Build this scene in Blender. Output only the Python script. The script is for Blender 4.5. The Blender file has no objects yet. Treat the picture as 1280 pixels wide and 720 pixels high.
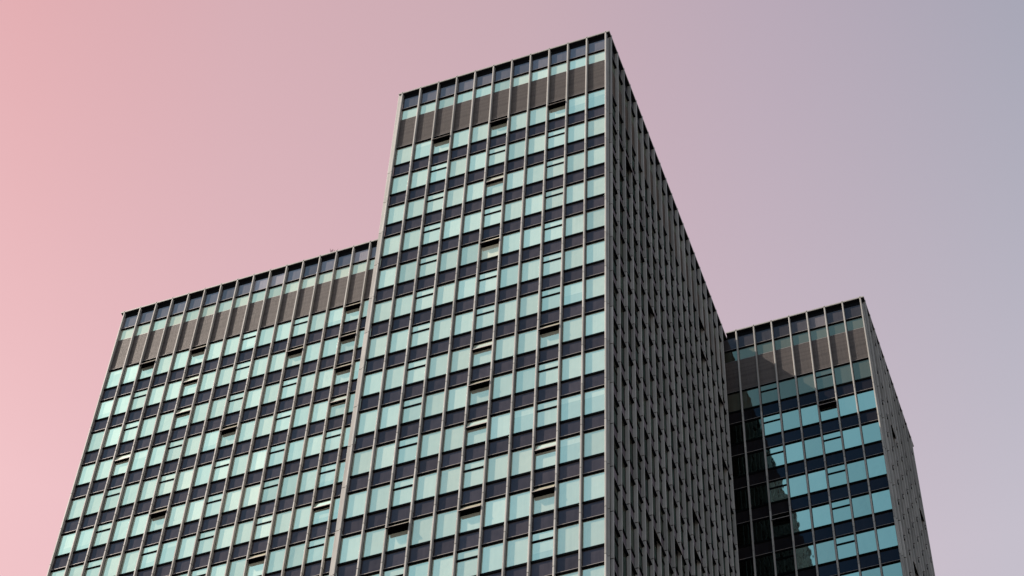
import bpy, math, random
from mathutils import Vector, Matrix

# ------------------------------------------------------------------ units
S = 1.25                      # one facade bay, metres
H = 127.5                     # roof height above the ground
def W(x, y, z):               # bay units (z below the roof) -> metres
    return Vector((x * S, y * S, z * S + H))

sc = bpy.context.scene
col = sc.collection

# ------------------------------------------------------------------ camera
yaw, pitch, roll = -0.3959, 0.9526, 0.058
cy, sy, cp, sp = math.cos(yaw), math.sin(yaw), math.cos(pitch), math.sin(pitch)
fw = Vector((sy * cp, cy * cp, sp)); r0 = Vector((cy, -sy, 0)); u0 = r0.cross(fw)
rt = math.cos(roll) * r0 + math.sin(roll) * u0
up = -math.sin(roll) * r0 + math.cos(roll) * u0
cam_pos = W(28.7813, -52.7706, -100.7207)
FPX = 2840.87
cd = bpy.data.cameras.new("camera"); cam = bpy.data.objects.new("camera", cd); col.objects.link(cam)
m = Matrix((rt, up, -fw)).transposed().to_4x4(); m.translation = cam_pos
cam.matrix_world = m
cd.sensor_width = 36; cd.lens = FPX * 36 / 1280
cd.clip_start = 0.5; cd.clip_end = 9000
sc.camera = cam

# ------------------------------------------------------------------ sky
SUN_TRAVEL = Vector((2.1, 1.0, -3.09)).normalized()
TO_SUN = -SUN_TRAVEL
sun_el = math.asin(TO_SUN.z); sun_az = math.atan2(TO_SUN.x, TO_SUN.y)
w = bpy.data.worlds.new("World"); sc.world = w; w.use_nodes = True
nt = w.node_tree; nt.nodes.clear()
def N(tree, t, **k):
    n = tree.nodes.new(t)
    for a, b in k.items(): setattr(n, a, b)
    return n
def mth(tree, op, a, b=None, c=None, clamp=False):
    n = N(tree, 'ShaderNodeMath', operation=op, use_clamp=clamp)
    for i, v in enumerate((a, b, c)):
        if v is None: continue
        if isinstance(v, (int, float)): n.inputs[i].default_value = v
        else: tree.links.new(v, n.inputs[i])
    return n.outputs[0]
def dot(tree, vec, v):
    n = N(tree, 'ShaderNodeVectorMath', operation='DOT_PRODUCT')
    tree.links.new(vec, n.inputs[0]); n.inputs[1].default_value = v
    return n.outputs['Value']
def mixc(tree, f, a, b, mode='MIX'):
    n = N(tree, 'ShaderNodeMix', data_type='RGBA', blend_type=mode)
    for sock, v in ((n.inputs[0], f), (n.inputs[6], a), (n.inputs[7], b)):
        if isinstance(v, (int, float)): sock.default_value = v
        elif isinstance(v, tuple): sock.default_value = v if len(v) == 4 else (*v, 1)
        else: tree.links.new(v, sock)
    return n.outputs[2]
def lin(r, g, b):
    f = lambda c: (c / 255 / 12.92) if c <= 10 else ((c / 255 + 0.055) / 1.055) ** 2.4
    return (f(r), f(g), f(b), 1)
sky = N(nt, 'ShaderNodeTexSky', sky_type='NISHITA', sun_disc=False, sun_elevation=sun_el, sun_rotation=sun_az)
sky.air_density = 1.2; sky.dust_density = 2.0
bg1 = N(nt, 'ShaderNodeBackground'); bg1.inputs[1].default_value = 0.05
nt.links.new(sky.outputs[0], bg1.inputs[0])
tc = N(nt, 'ShaderNodeTexCoord'); D = tc.outputs['Generated']
h = dot(nt, D, (0.94, 0.342, 0.0))
sep = N(nt, 'ShaderNodeSeparateXYZ'); nt.links.new(D, sep.inputs[0])
hm = mth(nt, 'MULTIPLY_ADD', h, 2.0, 0.55, clamp=True)         # -0.275 .. 0.225
def sky_ramp(stops):
    r_ = N(nt, 'ShaderNodeValToRGB'); nt.links.new(hm, r_.inputs[0]); cr = r_.color_ramp
    while len(cr.elements) < len(stops): cr.elements.new(0.5)
    for e, (p_, c) in zip(cr.elements, stops): e.position = p_; e.color = (*c, 1)
    return r_.outputs[0]
HI = [(0.07, (0.3962, 0.1241, 0.0719)), (0.26, (0.3653, 0.1620, 0.1235)), (0.50, (0.3274, 0.1789, 0.1500)), (0.71, (0.2675, 0.1776, 0.1715)), (0.93, (0.1947, 0.1693, 0.1688))]
LO = [(0.07, (0.5267, 0.2598, 0.2062)), (0.26, (0.4784, 0.2535, 0.2110)), (0.50, (0.4363, 0.2557, 0.2287)), (0.71, (0.3808, 0.2641, 0.2489)), (0.93, (0.3329, 0.2761, 0.2697))]
# paler towards the horizon, bluer overhead
zz = mth(nt, 'MULTIPLY_ADD', sep.outputs[2], -6.7, 5.95, clamp=True)
dusk = mixc(nt, zz, sky_ramp(HI), sky_ramp(LO))
east = mth(nt, 'MULTIPLY_ADD', h, 3.2, -0.82, clamp=True)       # dim side of the sky, away from the sun
dusk = mixc(nt, east, dusk, (0.03, 0.037, 0.045))
# opposite half of the sky: bright milky haze round the sun, thin high cloud
ds = mth(nt, 'MAXIMUM', dot(nt, D, tuple(TO_SUN)), 0.0)
glow = mth(nt, 'POWER', ds, 34.0)
cl = N(nt, 'ShaderNodeTexNoise'); cl.inputs['Scale'].default_value = 11; cl.inputs['Detail'].default_value = 5
cl.inputs['Distortion'].default_value = 0.6
nt.links.new(D, cl.inputs['Vector'])
clm = mth(nt, 'MULTIPLY_ADD', cl.outputs['Fac'], 0.8, 0.6)
back = mixc(nt, glow, (0.180, 0.242, 0.262), (1.75, 1.35, 1.12))
bb = N(nt, 'ShaderNodeVectorMath', operation='SCALE'); nt.links.new(back, bb.inputs[0]); nt.links.new(clm, bb.inputs['Scale'])
eb = mth(nt, 'MULTIPLY_ADD', h, 3.6, 0.55, clamp=True)
bb_ = mixc(nt, eb, bb.outputs[0], (0.05, 0.058, 0.066))
fy = mth(nt, 'MULTIPLY_ADD', sep.outputs[1], -2.6, 0.35, clamp=True)
low = mth(nt, 'MULTIPLY_ADD', sep.outputs[2], -4.35, 2.94, clamp=True)       # horizon
allsky = mixc(nt, fy, dusk, bb_)
allsky = mixc(nt, low, allsky, (0.045, 0.05, 0.058))
bg2 = N(nt, 'ShaderNodeBackground'); bg2.inputs[1].default_value = 1.0
nt.links.new(allsky, bg2.inputs[0])
add = N(nt, 'ShaderNodeAddShader'); wo = N(nt, 'ShaderNodeOutputWorld')
nt.links.new(bg1.outputs[0], add.inputs[0]); nt.links.new(bg2.outputs[0], add.inputs[1]); nt.links.new(add.outputs[0], wo.inputs[0])

# ------------------------------------------------------------------ sun
sl = bpy.data.lights.new("sun", 'SUN'); sl.energy = 5.0; sl.angle = math.radians(0.5); sl.color = (1.0, 0.86, 0.74)
so = bpy.data.objects.new("sun", sl); col.objects.link(so)
so.rotation_euler = SUN_TRAVEL.to_track_quat('-Z', 'Y').to_euler(); so.location = (-60, -60, 260)

vs = sc.view_settings
vs.view_transform = 'Standard'; vs.look = 'None'; vs.gamma = 1; vs.exposure = 0.5; vs.use_curve_mapping = False
sc.cycles.use_denoising = True
sc.cycles.caustics_reflective = False; sc.cycles.caustics_refractive = False
sc.cycles.max_bounces = 6

# ------------------------------------------------------------------ materials
def newmat(name):
    mt = bpy.data.materials.new(name); mt.use_nodes = True; t = mt.node_tree; t.nodes.clear()
    return mt, t, N(t, 'ShaderNodeOutputMaterial')
def noise(t, scale, detail=4, vec=None, dist=0.0):
    n = N(t, 'ShaderNodeTexNoise'); n.inputs['Scale'].default_value = scale; n.inputs['Detail'].default_value = detail
    n.inputs['Distortion'].default_value = dist
    if vec is not None: t.links.new(vec, n.inputs['Vector'])
    return n.outputs['Fac']
def geo(t): return N(t, 'ShaderNodeNewGeometry').outputs['Position']
def scaled(t, vec, s):
    n = N(t, 'ShaderNodeVectorMath', operation='MULTIPLY'); t.links.new(vec, n.inputs[0]); n.inputs[1].default_value = s
    return n.outputs[0]
def attr(t, name):
    return N(t, 'ShaderNodeAttribute', attribute_name=name).outputs['Fac']

def metal(name, base, rough, streak=0.35, spec=0.4):
    mt, t, o = newmat(name)
    p = geo(t)
    a = noise(t, 1.0, 5, scaled(t, p, (9, 9, 0.35)))
    b = noise(t, 1.0, 3, scaled(t, p, (0.5, 0.5, 0.9)))
    v = mth(t, 'MULTIPLY_ADD', a, streak, 1 - streak * 0.5)
    v2 = mth(t, 'MULTIPLY_ADD', b, 0.3, 0.85)
    v = mth(t, 'MULTIPLY', v, v2)
    v = mth(t, 'MULTIPLY', v, mth(t, 'MULTIPLY_ADD', attr(t, 'rnd'), 0.5, 0.75))
    c = N(t, 'ShaderNodeVectorMath', operation='SCALE'); c.inputs[0].default_value = base; t.links.new(v, c.inputs['Scale'])
    bs = N(t, 'ShaderNodeBsdfPrincipled'); t.links.new(c.outputs[0], bs.inputs['Base Color'])
    bs.inputs['Roughness'].default_value = rough; bs.inputs['Specular IOR Level'].default_value = spec
    t.links.new(bs.outputs[0], o.inputs[0]); return mt
M_FIN = metal("anodised_fin", (0.405, 0.402, 0.382), 0.5, 0.55, 0.10)
M_TRIM = metal("trim_metal", (0.34, 0.31, 0.29), 0.4, 0.4)
M_BLACK = metal("black_gasket_and_shade", (0.005, 0.006, 0.007), 0.6, 0.3, 0.0)  # also on ledge undersides, where the black is painted shade
M_SOFFIT = metal("dark_soffit", (0.010, 0.011, 0.013), 0.7, 0.3, 0.0)
M_CORE = metal("dark_interior", (0.012, 0.014, 0.015), 0.8, 0.3, 0.05)
M_ROOF = metal("roof_felt", (0.12, 0.12, 0.12), 0.9, 0.4, 0.1)
M_CONC = metal("concrete", (0.26, 0.25, 0.24), 0.85, 0.5, 0.2)

def louvre_mat():
    mt, t, o = newmat("louvre_metal")
    p = geo(t)
    z = N(t, 'ShaderNodeSeparateXYZ'); t.links.new(p, z.inputs[0])
    row = mth(t, 'FLOOR', mth(t, 'MULTIPLY', z.outputs[2], 8.0))
    wn = N(t, 'ShaderNodeTexWhiteNoise', noise_dimensions='1D'); t.links.new(row, wn.inputs['W'])
    v = mth(t, 'MULTIPLY_ADD', wn.outputs['Value'], 0.5, 0.68)
    v = mth(t, 'MULTIPLY', v, mth(t, 'MULTIPLY_ADD', noise(t, 1.0, 4, scaled(t, p, (1.5, 1.5, 6))), 0.35, 0.85))
    c = N(t, 'ShaderNodeVectorMath', operation='SCALE'); c.inputs[0].default_value = (0.078, 0.066, 0.063); t.links.new(v, c.inputs['Scale'])
    bs = N(t, 'ShaderNodeBsdfPrincipled'); t.links.new(c.outputs[0], bs.inputs['Base Color'])
    bs.inputs['Roughness'].default_value = 0.5; bs.inputs['Specular IOR Level'].default_value = 0.75
    t.links.new(bs.outputs[0], o.inputs[0]); return mt
M_LOUV = louvre_mat()

def glass(name, tint, refl, blindcol, bump=0.02, fold=0.10, grime=0.14, part=0.0):
    """reflective glazing: tinted mirror layer over whatever hangs behind it ('blind' per pane, 'coat' per pane, 'rnd' per pane)"""
    mt, t, o = newmat(name)
    p = geo(t)
    rnd, blind, coat = attr(t, 'rnd'), attr(t, 'blind'), attr(t, 'coat')
    # folds of the curtains / blind slats behind
    sx = N(t, 'ShaderNodeSeparateXYZ'); t.links.new(p, sx.inputs[0])
    off = mth(t, 'MULTIPLY', rnd, 37.0)
    cmb = N(t, 'ShaderNodeCombineXYZ'); t.links.new(mth(t, 'ADD', sx.outputs[0], sx.outputs[1]), cmb.inputs[0]); t.links.new(off, cmb.inputs[1])
    f = noise(t, 1.0, 3, scaled(t, cmb.outputs[0], (7.0, 1, 1)))
    fa = mth(t, 'MULTIPLY_ADD', f, fold * 2, 1 - fold)
    dirt = noise(t, 1.0, 4, scaled(t, p, (2.0, 2.0, 1.2)), 0.5)
    fa = mth(t, 'MULTIPLY', fa, mth(t, 'MULTIPLY_ADD', dirt, grime, 1 - grime / 2))
    # a few panes have the blind only part way down: the glass below it is darker
    tt = mth(t, 'FRACT', mth(t, 'MULTIPLY_ADD', sx.outputs[2], -1.0 / (2.617 * S), (H - 5.26 * S) / (2.617 * S)))
    drop = mth(t, 'MULTIPLY_ADD', rnd, 2.6, -2.12)
    dark = mth(t, 'MULTIPLY', mth(t, 'GREATER_THAN', rnd, 0.87), mth(t, 'GREATER_THAN', tt, drop))
    fa = mth(t, 'MULTIPLY', fa, mth(t, 'MULTIPLY_ADD', dark, -part, 1.0))
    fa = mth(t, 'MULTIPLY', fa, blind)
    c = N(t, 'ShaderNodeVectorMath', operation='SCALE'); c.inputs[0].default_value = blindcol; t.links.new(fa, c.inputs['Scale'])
    df = N(t, 'ShaderNodeBsdfDiffuse'); t.links.new(c.outputs[0], df.inputs[0])
    gl = N(t, 'ShaderNodeBsdfGlossy'); gl.inputs['Roughness'].default_value = 0.03
    g = mth(t, 'MULTIPLY', coat, mth(t, 'MULTIPLY_ADD', rnd, 0.30, 0.83))
    c2 = N(t, 'ShaderNodeVectorMath', operation='SCALE'); c2.inputs[0].default_value = tuple(x * refl for x in tint); t.links.new(g, c2.inputs['Scale'])
    t.links.new(c2.outputs[0], gl.inputs[0])
    bp = N(t, 'ShaderNodeBump'); bp.inputs['Strength'].default_value = 1.0; bp.inputs['Distance'].default_value = bump
    wob = noise(t, 1.0, 2, scaled(t, p, (0.9, 0.9, 0.7)), 0.3)
    t.links.new(wob, bp.inputs['Height']); t.links.new(bp.outputs[0], gl.inputs['Normal'])
    ad = N(t, 'ShaderNodeAddShader'); t.links.new(df.outputs[0], ad.inputs[0]); t.links.new(gl.outputs[0], ad.inputs[1])
    t.links.new(ad.outputs[0], o.inputs[0]); return mt
M_GLASS = glass("window_glass", (0.258, 0.458, 0.435), 1.0, (0.315, 0.305, 0.235), 0.008, 0.10, 0.2, 0.35)
M_ATTIC = glass("attic_glass", (0.028, 0.055, 0.085), 1.0, (0.125, 0.115, 0.12), 0.008, 0.2, 0.4)
M_SPAN = glass("spandrel_glass", (0.006, 0.017, 0.030), 1.0, (0.052, 0.045, 0.050), 0.008, 0.16, 0.7)

# ------------------------------------------------------------------ mesh helper
class MB:
    """boxes, quads and prisms collected into one mesh with per-face material and pane values"""
    def __init__(s): s.v = []; s.f = []; s.mi = []; s.at = []; s.mats = []
    def _m(s, mat):
        if mat not in s.mats: s.mats.append(mat)
        return s.mats.index(mat)
    def add(s, vs_, fs, mat, at=(0.5, 0.0, 1.0)):
        n = len(s.v); s.v += [tuple(p) for p in vs_]; k = s._m(mat)
        for f in fs: s.f.append([n + i for i in f]); s.mi.append(k); s.at.append(at)
    def build(s, name, parent=None, origin=None, bevel=0.0):
        o_ = Vector(origin) if origin is not None else Vector((0, 0, 0))
        me = bpy.data.meshes.new(name)
        me.from_pydata([tuple(Vector(p) - o_) for p in s.v], [], s.f)
        for mt in s.mats: me.materials.append(mt)
        me.polygons.foreach_set('material_index', s.mi)
        for i, an in enumerate(('rnd', 'blind', 'coat')):
            a = me.attributes.new(an, 'FLOAT', 'FACE'); a.data.foreach_set('value', [x[i] for x in s.at])
        me.update()
        o = bpy.data.objects.new(name, me); col.objects.link(o)
        if parent is not None:
            o.parent = parent
            par = ABS.get(parent.name, Vector((0, 0, 0)))
            o.location = o_ - par
        else: o.location = o_
        ABS[o.name] = o_
        if bevel:
            b = o.modifiers.new('bevel', 'BEVEL'); b.width = bevel; b.segments = 2; b.limit_method = 'ANGLE'
        return o
ABS = {}
BOXF = [(0, 1, 2, 3), (7, 6, 5, 4), (0, 4, 5, 1), (1, 5, 6, 2), (2, 6, 7, 3), (3, 7, 4, 0)]

seg = random.Random(11)
class Facade:
    """local frame: a along the wall, b outwards (0 = fin face), z below the roof, all in bays"""
    def __init__(s, ox, oy, ua, nb, dg=-0.17): s.o = (ox, oy); s.ua = ua; s.nb = nb; s.dg = dg; s.led = 0.0; s.gap = 0.018
    def P(s, a, b, z):
        return W(s.o[0] + a * s.ua[0] + b * s.nb[0], s.o[1] + a * s.ua[1] + b * s.nb[1], z)
    def flip(s): return (s.ua[0] * s.nb[1] - s.ua[1] * s.nb[0]) < 0
    def fix(s, fs): return [tuple(reversed(f)) for f in fs] if s.flip() else fs
    def box(s, mb, a0, a1, b0, b1, z0, z1, mat, at=(0.5, 0, 1.0), only=None):
        vs_ = [s.P(*p) for p in ((a0, b0, z0), (a0, b1, z0), (a1, b1, z0), (a1, b0, z0), (a0, b0, z1), (a0, b1, z1), (a1, b1, z1), (a1, b0, z1))]
        mb.add(vs_, s.fix(BOXF), mat, at)
    def fin(s, mb, a, zs, top, mat, wd=0.038, b0=None, b1=0.0, ch=0.014):
        """fin with chamfered nose, cut by a fine joint at every storey"""
        if b0 is None: b0 = s.dg + 0.005
        prof = [(a - wd, b0), (a - wd, b1 - ch), (a - wd + ch, b1), (a + wd - ch, b1), (a + wd, b1 - ch), (a + wd, b0)]
        n = len(prof); g = s.gap
        cuts = [top] + zs
        for i in range(len(cuts) - 1):
            t0 = cuts[i] - (g if i else 0); t1 = cuts[i + 1] + (g if i < len(cuts) - 2 else 0)
            vs_ = [s.P(p[0], p[1], t1) for p in prof] + [s.P(p[0], p[1], t0) for p in prof]
            fs = [(k, n + k, n + (k + 1) % n, (k + 1) % n) for k in range(n)] + [tuple(range(n)), tuple(reversed(range(n, 2 * n)))]
            mb.add(vs_, s.fix(fs), mat, (0.5 + 0.75 * (seg.random() - 0.5), 0, 1))
        s.box(mb, a - wd + 0.012, a + wd - 0.012, b0 - 0.004, b1 - 0.02, cuts[-1], cuts[0] - 0.05, M_BLACK)

# ------------------------------------------------------------------ vertical rhythm (bays)
HR = 2.617; Z0 = -5.26         # storey height, first window head
ROWS = 36; ZB = Z0 - HR * ROWS
WH, BAR, SPN = 1.50, 0.12, 0.86               # window, bar, spandrel heights
JOFF = 0.40
def zrow(k): return Z0 - HR * k
def project(P):
    v = P - cam_pos; z = v.dot(fw)
    return 640 + FPX * v.dot(rt) / z, 360 - FPX * v.dot(up) / z
joints = [zrow(k) + JOFF for k in range(0, ROWS + 1)]

rng = random.Random(7)
TH = {'closed': 0.0, 'slight': math.radians(13), 'open': math.radians(25), 'wide': math.radians(33)}

def pane(F, mb, a0, a1, z1, z0, mat, at):
    F.box(mb, a0, a1, F.dg - 0.02, F.dg, z0, z1, mat, at)
def bars(F, mb, a0, a1, z):
    """ledge above the window head: lit metal lip over a black gasket"""
    F.box(mb, a0, a1, F.dg - 0.05, F.dg + 0.063 + F.led, z + 0.100, z + 0.120, M_TRIM)
    F.box(mb, a0, a1, F.dg - 0.05, F.dg + 0.060 + F.led, z + 0.035, z + 0.100, M_BLACK)
    F.box(mb, a0, a1, F.dg - 0.05, F.dg + 0.03, z + 0.0, z + 0.035, M_BLACK)
def bottom_bar(F, mb, a0, a1, z):
    F.box(mb, a0, a1, F.dg - 0.05, F.dg + 0.045, z - BAR + 0.01, z - 0.0, M_BLACK)
def sash(F, mb, a0, a1, z, th, at):
    """top hung light turned out by th about its head"""
    L = 0.44; c, s_ = math.cos(th), math.sin(th)
    def q(a, t, e):   # t down the sash, e outwards from its face
        return F.P(a, F.dg + 0.012 + t * s_ + e * c, z - 0.01 - t * c + e * s_)
    def bx(a0_, a1_, t0, t1, e0, e1, mat, at_=(0.5, 0, 1)):
        vs_ = [q(*p) for p in ((a0_, t1, e0), (a0_, t1, e1), (a1_, t1, e1), (a1_, t1, e0), (a0_, t0, e0), (a0_, t0, e1), (a1_, t0, e1), (a1_, t0, e0))]
        mb.add(vs_, F.fix(BOXF), mat, at_)
    bx(a0 + 0.02, a1 - 0.02, 0.0, L - 0.05, -0.012, 0.004, M_GLASS, at)
    bx(a0, a1, L - 0.05, L + 0.02, -0.03, 0.02, M_BLACK)
    if th > 0:
        bx(a0, a1, L - 0.052, L + 0.022, 0.0205, 0.028, M_TRIM)
        bx(a0, a0 + 0.02, 0, L, -0.02, 0.012, M_BLACK); bx(a1 - 0.02, a1, 0, L, -0.02, 0.012, M_BLACK)

def attic(F, root, a0, a1, kind, at_top, at_strip):
    """roof level: dark window, strip window, louvre panel"""
    mb = MB(); pane(F, mb, a0, a1, -1.37, -0.39, M_ATTIC, at_top)
    w1 = mb.build('attic_window', root, F.P(a0, F.dg, -1.37))
    fm = MB(); bars(F, fm, a0, a1, -1.55); fm.build('frame', w1, F.P(a0, F.dg, -1.55))
    mb = MB(); pane(F, mb, a0, a1, -2.47, -1.548, M_GLASS, at_strip)
    mb.build('strip_window', root, F.P(a0, F.dg, -2.4))
    # louvre blades: saw-tooth sheet
    mb = MB(); n = 30; z0, z1 = -2.44, -5.13; vs_ = []; fs = []
    for i in range(n):
        za = z0 + (z1 - z0) * i / n; zb = z0 + (z1 - z0) * (i + 1) / n
        for z, b in ((za, F.dg + 0.008), (zb + 0.012, F.dg + 0.03), (zb, F.dg + 0.008)):
            vs_ += [F.P(a0, b, z), F.P(a1, b, z)]
    for i in range(3 * n - 1): fs.append((2 * i, 2 * i + 2, 2 * i + 3, 2 * i + 1))
    mb.add(vs_, F.fix([tuple(reversed(f)) for f in fs]), M_LOUV)
    lp = mb.build('louvre_panel', root, F.P(a0, F.dg, -5.06))

def window_geo(F, a0, a1, k, state, at, lights=True):
    z = zrow(k)
    mp, mf, mt_ = MB(), MB(), None
    if state is None:
        pane(F, mp, a0, a1, z - WH, z, M_GLASS, at)
    else:
        pane(F, mp, a0, a1, z - WH, z - 0.50, M_GLASS, at)
        F.box(mf, a0, a1, F.dg - 0.05, F.dg + 0.02, z - 0.50, z - 0.465, M_BLACK)
        mt_ = MB(); sash(F, mt_, a0, a1, z, TH[state], at)
    bars(F, mf, a0, a1, z); bottom_bar(F, mf, a0, a1, z - WH)
    for x in (a0, a1 - 0.012): F.box(mf, x, x + 0.012, F.dg - 0.04, F.dg + 0.012, z - WH - 0.01, z + 0.01, M_BLACK)
    return mp, mf, mt_

def merge(dst, src):
    n = len(dst.v); dst.v += src.v
    idx = [dst._m(mt) for mt in src.mats]
    for f, mi, at in zip(src.f, src.mi, src.at):
        dst.f.append([n + i for i in f]); dst.mi.append(idx[mi]); dst.at.append(at)

def corner(F, root, a, name='corner_column', side=1):
    """metal plate on a black post in the notch of the corner, cut at every storey"""
    mb = MB(); g = 0.018; cuts = [-0.37] + joints[1:] + [ZB]
    for i in range(len(cuts) - 1):
        F.box(mb, a, a + side * 0.105, F.dg - 0.01, F.dg + 0.015, cuts[i + 1] + g, cuts[i] - (g if i else 0), M_FIN, (0.5 + 0.5 * (seg.random() - 0.5), 0, 1))
    F.box(mb, a + side * 0.003, a + side * 0.100, F.dg - 0.085, F.dg - 0.002, ZB, -0.3, M_BLACK)
    return mb.build(name, root, F.P(a, F.dg, ZB))

# ------------------------------------------------------------------ a block
def empty(name, loc, label, cat, group):
    e = bpy.data.objects.new(name, None); col.objects.link(e); e.location = loc
    e['label'] = label; e['category'] = cat
    if group: e['group'] = group
    ABS[e.name] = Vector(loc); return e

def build_block(root, fronts, keep=100):
    """fronts: list of dicts(F, fins, states, at functions, bays in view)"""
    cells = []
    for fr in fronts:
        F = fr['F']; fins = fr['fins']
        for i, a in enumerate(fins):
            mb = MB(); F.fin(mb, a, joints[1:] + [ZB], 0.14, M_FIN)
            mb.build('fin', root, F.P(a, 0, ZB))
        edges = list(fins)
        ext = fr.get('ext')            # extra partial bays (a0, a1)
        bays = [(edges[i] + 0.04, edges[i + 1] - 0.04, i) for i in range(len(edges) - 1)] + (ext or [])
        for a0, a1, i in bays:
            t1 = fr['attic_at'](i); attic(F, root, a0, a1, None, t1[0], t1[1])
            for k in range(ROWS):
                st = fr['state'](i, k)
                at = fr['at'](i, k)
                q = [project(F.P(a, F.dg, z)) for a, z in ((a0, zrow(k)), (a1, zrow(k)), (a1, zrow(k) - WH), (a0, zrow(k) - WH))]
                inside = sum(0 <= x <= 1280 and 0 <= y <= 720 for x, y in q) / 4
                ar = abs(sum(q[j][0] * q[(j + 1) % 4][1] - q[(j + 1) % 4][0] * q[j][1] for j in range(4))) / 2
                if fr.get('hidden'): ar = 0
                cells.append((ar * inside * fr.get('w', 1.0), F, a0, a1, i, k, st, at, fr))
    cells.sort(key=lambda c: -c[0])
    rest = MB(); rest_sp = MB(); rest_fr = MB(); nsash = 0
    for n, (ar, F, a0, a1, i, k, st, at, fr) in enumerate(cells):
        mp, mf, mt_ = window_geo(F, a0, a1, k, st, at)
        z = zrow(k)
        sp_at = fr['sp'](i, k)
        msp = MB(); F.box(msp, a0, a1, F.dg - 0.02, F.dg - 0.003, z - WH - BAR - SPN, z - WH - BAR, M_SPAN, sp_at)
        if n < keep and ar > 4:
            o = mp.build('window', root, F.P(a0, F.dg, z - WH))
            mf.build('frame', o, F.P(a0, F.dg, z - WH))
            if mt_: mt_.build('top_light', o, F.P(a0, F.dg, z))
            msp.build('spandrel_panel', root, F.P(a0, F.dg, z - HR))
        else:
            merge(rest, mp); merge(rest, mf); merge(rest_sp, msp)
            if mt_:
                if st != 'closed' and ar > 0.5 and nsash < 90:
                    mt_.build('top_light', root, F.P(a0, F.dg, z)); nsash += 1
                else: merge(rest, mt_)
    r = rest.build('window', root); r['kind'] = 'stuff'
    r = rest_sp.build('spandrel_panel', root); r['kind'] = 'stuff'

def wbox(mb, x0, x1, y0, y1, z0, z1, mat):
    vs_ = [W(*p) for p in ((x0, y0, z0), (x0, y1, z0), (x1, y1, z0), (x1, y0, z0), (x0, y0, z1), (x0, y1, z1), (x1, y1, z1), (x1, y0, z1))]
    mb.add(vs_, BOXF, mat)

def coping(root, x0, x1, y0, y1, gx0, gx1, gy0, gy1):
    """thin pale roof edge over a black soffit and fascia; g* = glass planes"""
    mb = MB()
    wbox(mb, x0 + 0.015, x1 - 0.015, y0 + 0.0, y1 - 0.0, 0.004, 0.085, M_FIN)
    o = mb.build('roof_coping', root, W(x0, y0, 0))
    mb = MB(); wbox(mb, x0 + 0.03, x1 - 0.03, y0 + 0.03, y1 - 0.03, -0.03, 0.002, M_SOFFIT); mb.build('soffit', root, W(x0, y0, 0))
    mb = MB(); wbox(mb, gx0 + 0.01, gx1 - 0.01, gy0 + 0.01, gy1 - 0.01, -0.39, -0.032, M_SOFFIT); mb.build('fascia', root, W(x0, y0, 0))
    mb = MB(); wbox(mb, x0 + 0.3, x1 - 0.3, y0 + 0.3, y1 - 0.3, 0.087, 0.1, M_ROOF); mb.build('roof_deck', root, W(x0, y0, 0))

def shaft(root, x0, x1, y0, y1):
    mb = MB(); wbox(mb, x0, x1, y0, y1, -(H / S), -0.40, M_CORE); mb.build('core_wall', root, W(x0, y0, -(H / S)))

def plinth(root, x0, x1, y0, y1):
    mb = MB(); wbox(mb, x0, x1, y0, y1, -(H / S), ZB - 0.02, M_CONC); mb.build('plinth', root, W(x0, y0, -(H / S)), bevel=0.02)

def rnd(): return rng.random()
GRP = 'wings of one glass office tower'

# ---------------- foremost wing (three wings of one building, split into separate objects)
A = empty('tower_wing', tuple(W(0, 0, -(H / S))), 'foremost wing of the glass tower, between the other two, reaching highest in the photo', 'tower', GRP)
MAIN_STATE = {(2, 0): 'open', (5, 0): 'open', (8, 0): 'open', (5, 2): 'slight', (5, 4): 'open', (5, 7): 'slight', (8, 7): 'open',
              (5, 8): 'open', (5, 9): 'slight', (8, 10): 'slight', (2, 11): 'wide', (5, 11): 'open', (8, 11): 'open'}
def main_state(i, k): return MAIN_STATE.get((i, k), 'closed') if i in (2, 5, 8) else None
def main_at(i, k):
    b = 0.95 + 0.25 * (rnd() - 0.5)
    if rnd() < 0.08: b *= 0.7
    if (i, k) == (5, 4): return (0.5, 1.75, 0.6)
    return (rnd(), b, 1.0)
def std_sp(i, k): return (rnd(), 0.85 + 0.4 * rnd(), 1.0)
def main_attic(i):
    return ((rnd(), 0.55 + 0.7 * rnd(), 1.0), (rnd(), [0.9, .85, .6, .6, 1.1, .6, 1.2, 1.2, 1.1, 1.2, 1.1][i % 11], 0.88 + 0.15 * rnd()))
Ff = Facade(0, 0, (1, 0), (0, -1))
Fe = Facade(11.22, 0, (0, 1), (1, 0), -0.17)
SIDE_OPEN = [(816, 390), (878, 407), (879.5, 445), (901, 500), (906, 581), (871, 647), (822, 672), (849, 687), (871, 695), (787, 205)]
def find_cells(F, fins, pts, kmax=16):
    out = {}
    for x, y in pts:
        best = None
        for i in range(len(fins) - 1):
            for k in range(kmax):
                px, py = project(F.P((fins[i] + fins[i + 1]) / 2, 0.0, zrow(k) - 0.35))
                d = (px - x) ** 2 + (py - y) ** 2
                if best is None or d < best[0]: best = (d, i, k)
        out[(best[1], best[2])] = 'open'
    return out
Fe.led = 0.045; Fe.gap = 0.028
fins_e = [0.36 + j for j in range(20)]
so_ = find_cells(Fe, fins_e, SIDE_OPEN)
def side_state(i, k):
    if (i, k) in so_: return so_[(i, k)]
    return 'closed' if i % 3 == 0 else None
def side_sp(i, k): return (rnd(), 2.4 + 1.6 * rnd(), 0.5)  # paler panel colour holds the grey reflection of the fins
def side_at(i, k): return (rnd(), 0.08 + 0.14 * rnd(), 0.42)  # mirror layer cut so the dark fin reflections sit in the pane values
fronts = [dict(F=Ff, fins=list(range(12)), state=main_state, at=main_at, sp=std_sp, attic_at=main_attic),
          dict(F=Fe, fins=fins_e, state=side_state, at=side_at, sp=side_sp, w=0.35,
               attic_at=lambda i: ((rnd(), .6, 1), (rnd(), .4, .6)))]
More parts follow.
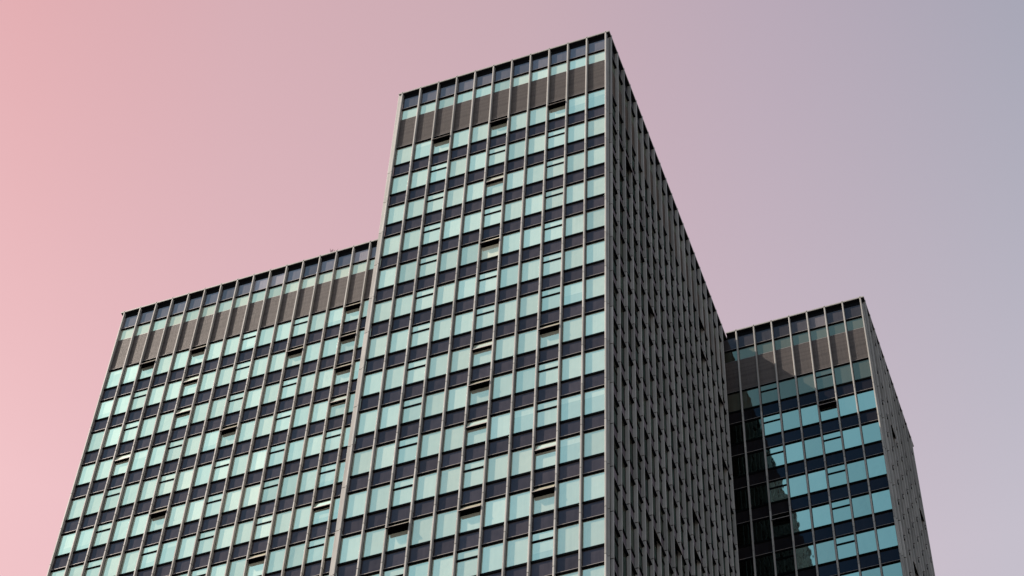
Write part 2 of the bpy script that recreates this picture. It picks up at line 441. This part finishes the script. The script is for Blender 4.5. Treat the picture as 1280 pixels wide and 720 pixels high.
build_block(A, fronts)
corner(Ff, A, 11.01); corner(Ff, A, -0.01, side=-1)
Fw = Facade(-0.22, 0, (0, 1), (-1, 0))
for a in (0.09, 1.09, 2.09):
    mb = MB(); Fw.fin(mb, a, joints[1:] + [ZB], 0.14, M_FIN); mb.build('fin', A, Fw.P(a, 0, ZB))
coping(A, -0.22, 11.22, 0, 31, 0, 11.05, 0.17, 30.8)
shaft(A, 0.25, 10.75, 0.55, 30.6)
mb = MB(); wbox(mb, 0.0, 0.2, 0.40, 30.6, ZB, -0.34, M_FIN); wbox(mb, 0.201, 10.9, 30.61, 30.7, ZB, -0.34, M_FIN)
mb.build('rear_wall', A, W(0, 0, ZB))
plinth(A, 0.05, 10.95, 0.3, 30.7)

# ---------------- left wing
B = empty('tower_wing', tuple(W(-19.7, 8.03, -(H / S))), 'wide wing of the glass tower on the left, against the pinkest part of the sky', 'tower', GRP)
PB = 0.9777
Fl = Facade(-5.0324 - 15 * PB, 8.03, (1, 0), (0, -1))
fins_l = [i * PB for i in range(21)]
LEFT = {(2, 0): 'open', (5, 0): 'open', (14, 0): 'open', (5, 1): 'slight', (11, 1): 'open', (14, 1): 'open', (14, 2): 'open',
        (5, 2): 'slight', (2, 3): 'slight', (8, 3): 'open', (14, 3): 'slight', (5, 5): 'open', (14, 6): 'slight', (11, 7): 'open'}
def left_state(i, k): return LEFT.get((i, k), 'closed') if i % 3 == 2 else None
def left_at(i, k):
    b = 0.95 + 0.3 * (rnd() - 0.5)
    if rnd() < 0.08 or (i >= 12 and rnd() < .3): b *= 0.72
    if k >= 4 and 5 <= i <= 11 and rnd() < 0.35: b += 0.35
    return (rnd(), b, 1.0)
def left_attic(i):
    pale = {8: 2.6, 9: 2.8, 14: 2.4, 12: 1.3}.get(i, 0.6 + 0.7 * rnd())
    return ((rnd(), pale, 1.0), (rnd(), 1.0 + 0.3 * rnd(), 0.58 + 0.15 * rnd()))
def left_sp(i, k): return (rnd(), (1.0 + 0.4 * rnd()) * (1.5 if (i, k) == (3, 4) else 1), 1.0)
build_block(B, [dict(F=Fl, fins=fins_l[:20] , state=left_state, at=left_at, sp=left_sp, attic_at=left_attic)])
corner(Fl, B, -0.01, side=-1)
Fw2 = Facade(Fl.o[0] - 0.22, 8.03, (0, 1), (-1, 0))
for a in (0.34, 1.34, 2.34):
    mb = MB(); Fw2.fin(mb, a, joints[1:] + [ZB], 0.14, M_FIN); mb.build('fin', B, Fw2.P(a, 0, ZB))
xl = Fl.o[0]
coping(B, xl - 0.22, -0.24, 8.03, 19.2, xl, -0.24, 8.20, 19.0)
shaft(B, xl + 0.25, -0.5, 8.6, 18.9)
mb = MB(); wbox(mb, xl, xl + 0.2, 8.42, 18.9, ZB, -0.34, M_FIN); wbox(mb, xl + 0.201, -0.5, 18.91, 19.0, ZB, -0.34, M_FIN); mb.build('rear_wall', B, W(xl, 8, ZB))
plinth(B, xl + 0.05, -0.3, 8.33, 18.95)

# ---------------- right wing
Cc = empty('tower_wing', tuple(W(19, 19.95, -(H / S))), 'narrow wing of the glass tower on the right, half in shadow behind the foremost wing', 'tower', GRP)
Fr = Facade(11.8275, 19.95, (1, 0), (0, -1))
RIGHT = {(1, 4): 'open', (4, 1): 'open', (0, 9): 'closed'}
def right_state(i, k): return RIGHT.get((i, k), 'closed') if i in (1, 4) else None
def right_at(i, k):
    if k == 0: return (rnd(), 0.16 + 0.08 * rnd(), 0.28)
    if i < 1 or (i == 1 and k >= 4): return (rnd(), 0.015, 0.2)  # reflectance cut in these bays to deepen the foremost wing's dark reflection
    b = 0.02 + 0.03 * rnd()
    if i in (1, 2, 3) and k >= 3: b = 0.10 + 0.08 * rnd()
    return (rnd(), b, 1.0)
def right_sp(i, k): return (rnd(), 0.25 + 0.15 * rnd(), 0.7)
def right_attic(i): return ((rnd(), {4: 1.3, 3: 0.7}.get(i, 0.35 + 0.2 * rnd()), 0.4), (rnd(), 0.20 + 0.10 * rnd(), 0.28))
Fe2 = Facade(19.05, 19.95, (0, 1), (1, 0), -0.17)
Fe2.led = 0.045; Fe2.gap = 0.028
fins_e2 = [0.36 + j for j in range(11)]
so2 = find_cells(Fe2, fins_e2, [(1116, 545), (1149, 640), (1143, 712)])
def side2_state(i, k): return so2.get((i, k), 'closed' if i % 3 == 0 else None)
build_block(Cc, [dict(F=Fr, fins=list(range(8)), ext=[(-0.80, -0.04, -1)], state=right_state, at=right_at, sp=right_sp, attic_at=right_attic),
                 dict(F=Fe2, fins=fins_e2, state=side2_state, at=side_at, sp=side_sp, w=0.3,
                      attic_at=lambda i: ((rnd(), .6, 1), (rnd(), .4, .6)))])
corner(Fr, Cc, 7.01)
coping(Cc, 11.24, 19.05, 19.95, 31.0, 11.24, 18.88, 20.12, 30.8)
shaft(Cc, 11.3, 18.55, 20.5, 30.6)
mb = MB(); wbox(mb, 11.3, 18.7, 30.61, 30.7, ZB, -0.34, M_FIN); mb.build('rear_wall', Cc, W(11.3, 30, ZB))
plinth(Cc, 11.3, 18.78, 20.25, 30.7)

# ------------------------------------------------------------------ weeds on the left roof edge
mt, t, o = newmat("dry_stem"); bs = N(t, 'ShaderNodeBsdfDiffuse'); bs.inputs[0].default_value = (0.10, 0.07, 0.05, 1); t.links.new(bs.outputs[0], o.inputs[0])
wx = xl + 12.55 * PB
mb = MB()
for q in range(9):
    x = wx + (q % 5) * 0.09 + rnd() * 0.05; hh = 0.16 + 0.22 * rnd(); lx = (rnd() - 0.5) * 0.16; ly = (rnd() - 0.5) * 0.1; r_ = 0.008
    b0_ = [W(x - r_, 8.06, 0.08), W(x + r_, 8.06, 0.08), W(x, 8.06 + 2 * r_, 0.08)]
    mid = [p + (W(x + lx, 8.06 + ly, 0.08 + hh * 0.6) - W(x, 8.06, 0.08)) for p in b0_]
    tip = W(x + lx * 2.2, 8.06 + 2 * ly, 0.08 + hh)
    mb.add(b0_ + mid + [tip], [(0, 1, 4, 3), (1, 2, 5, 4), (2, 0, 3, 5), (3, 4, 6), (4, 5, 6), (5, 3, 6), (2, 1, 0)], mt)
wd_ = mb.build('weed', None, W(wx, 8.06, 0.08))
wd_['label'] = 'tiny tuft of dry weeds sprouting from the roof edge of the left wing'; wd_['category'] = 'plant'

# ------------------------------------------------------------------ ground
mt, t, o = newmat("city_paving")
p = geo(t); n1 = noise(t, 0.08, 6, p); n2 = noise(t, 3.0, 3, p)
v = mth(t, 'MULTIPLY_ADD', n1, 0.16, 0.10); v = mth(t, 'MULTIPLY', v, mth(t, 'MULTIPLY_ADD', n2, 0.4, 0.8))
cc = N(t, 'ShaderNodeCombineColor'); [t.links.new(v, cc.inputs[i]) for i in range(3)]
bs = N(t, 'ShaderNodeBsdfPrincipled'); t.links.new(cc.outputs[0], bs.inputs['Base Color']); bs.inputs['Roughness'].default_value = 0.9
t.links.new(bs.outputs[0], o.inputs[0])
mb = MB(); mb.add([(-3000, -3000, 0), (3000, -3000, 0), (3000, 3000, 0), (-3000, 3000, 0)], [(0, 1, 2, 3)], mt)
g = mb.build('ground'); g['kind'] = 'structure'
bpy.context.view_layer.update()
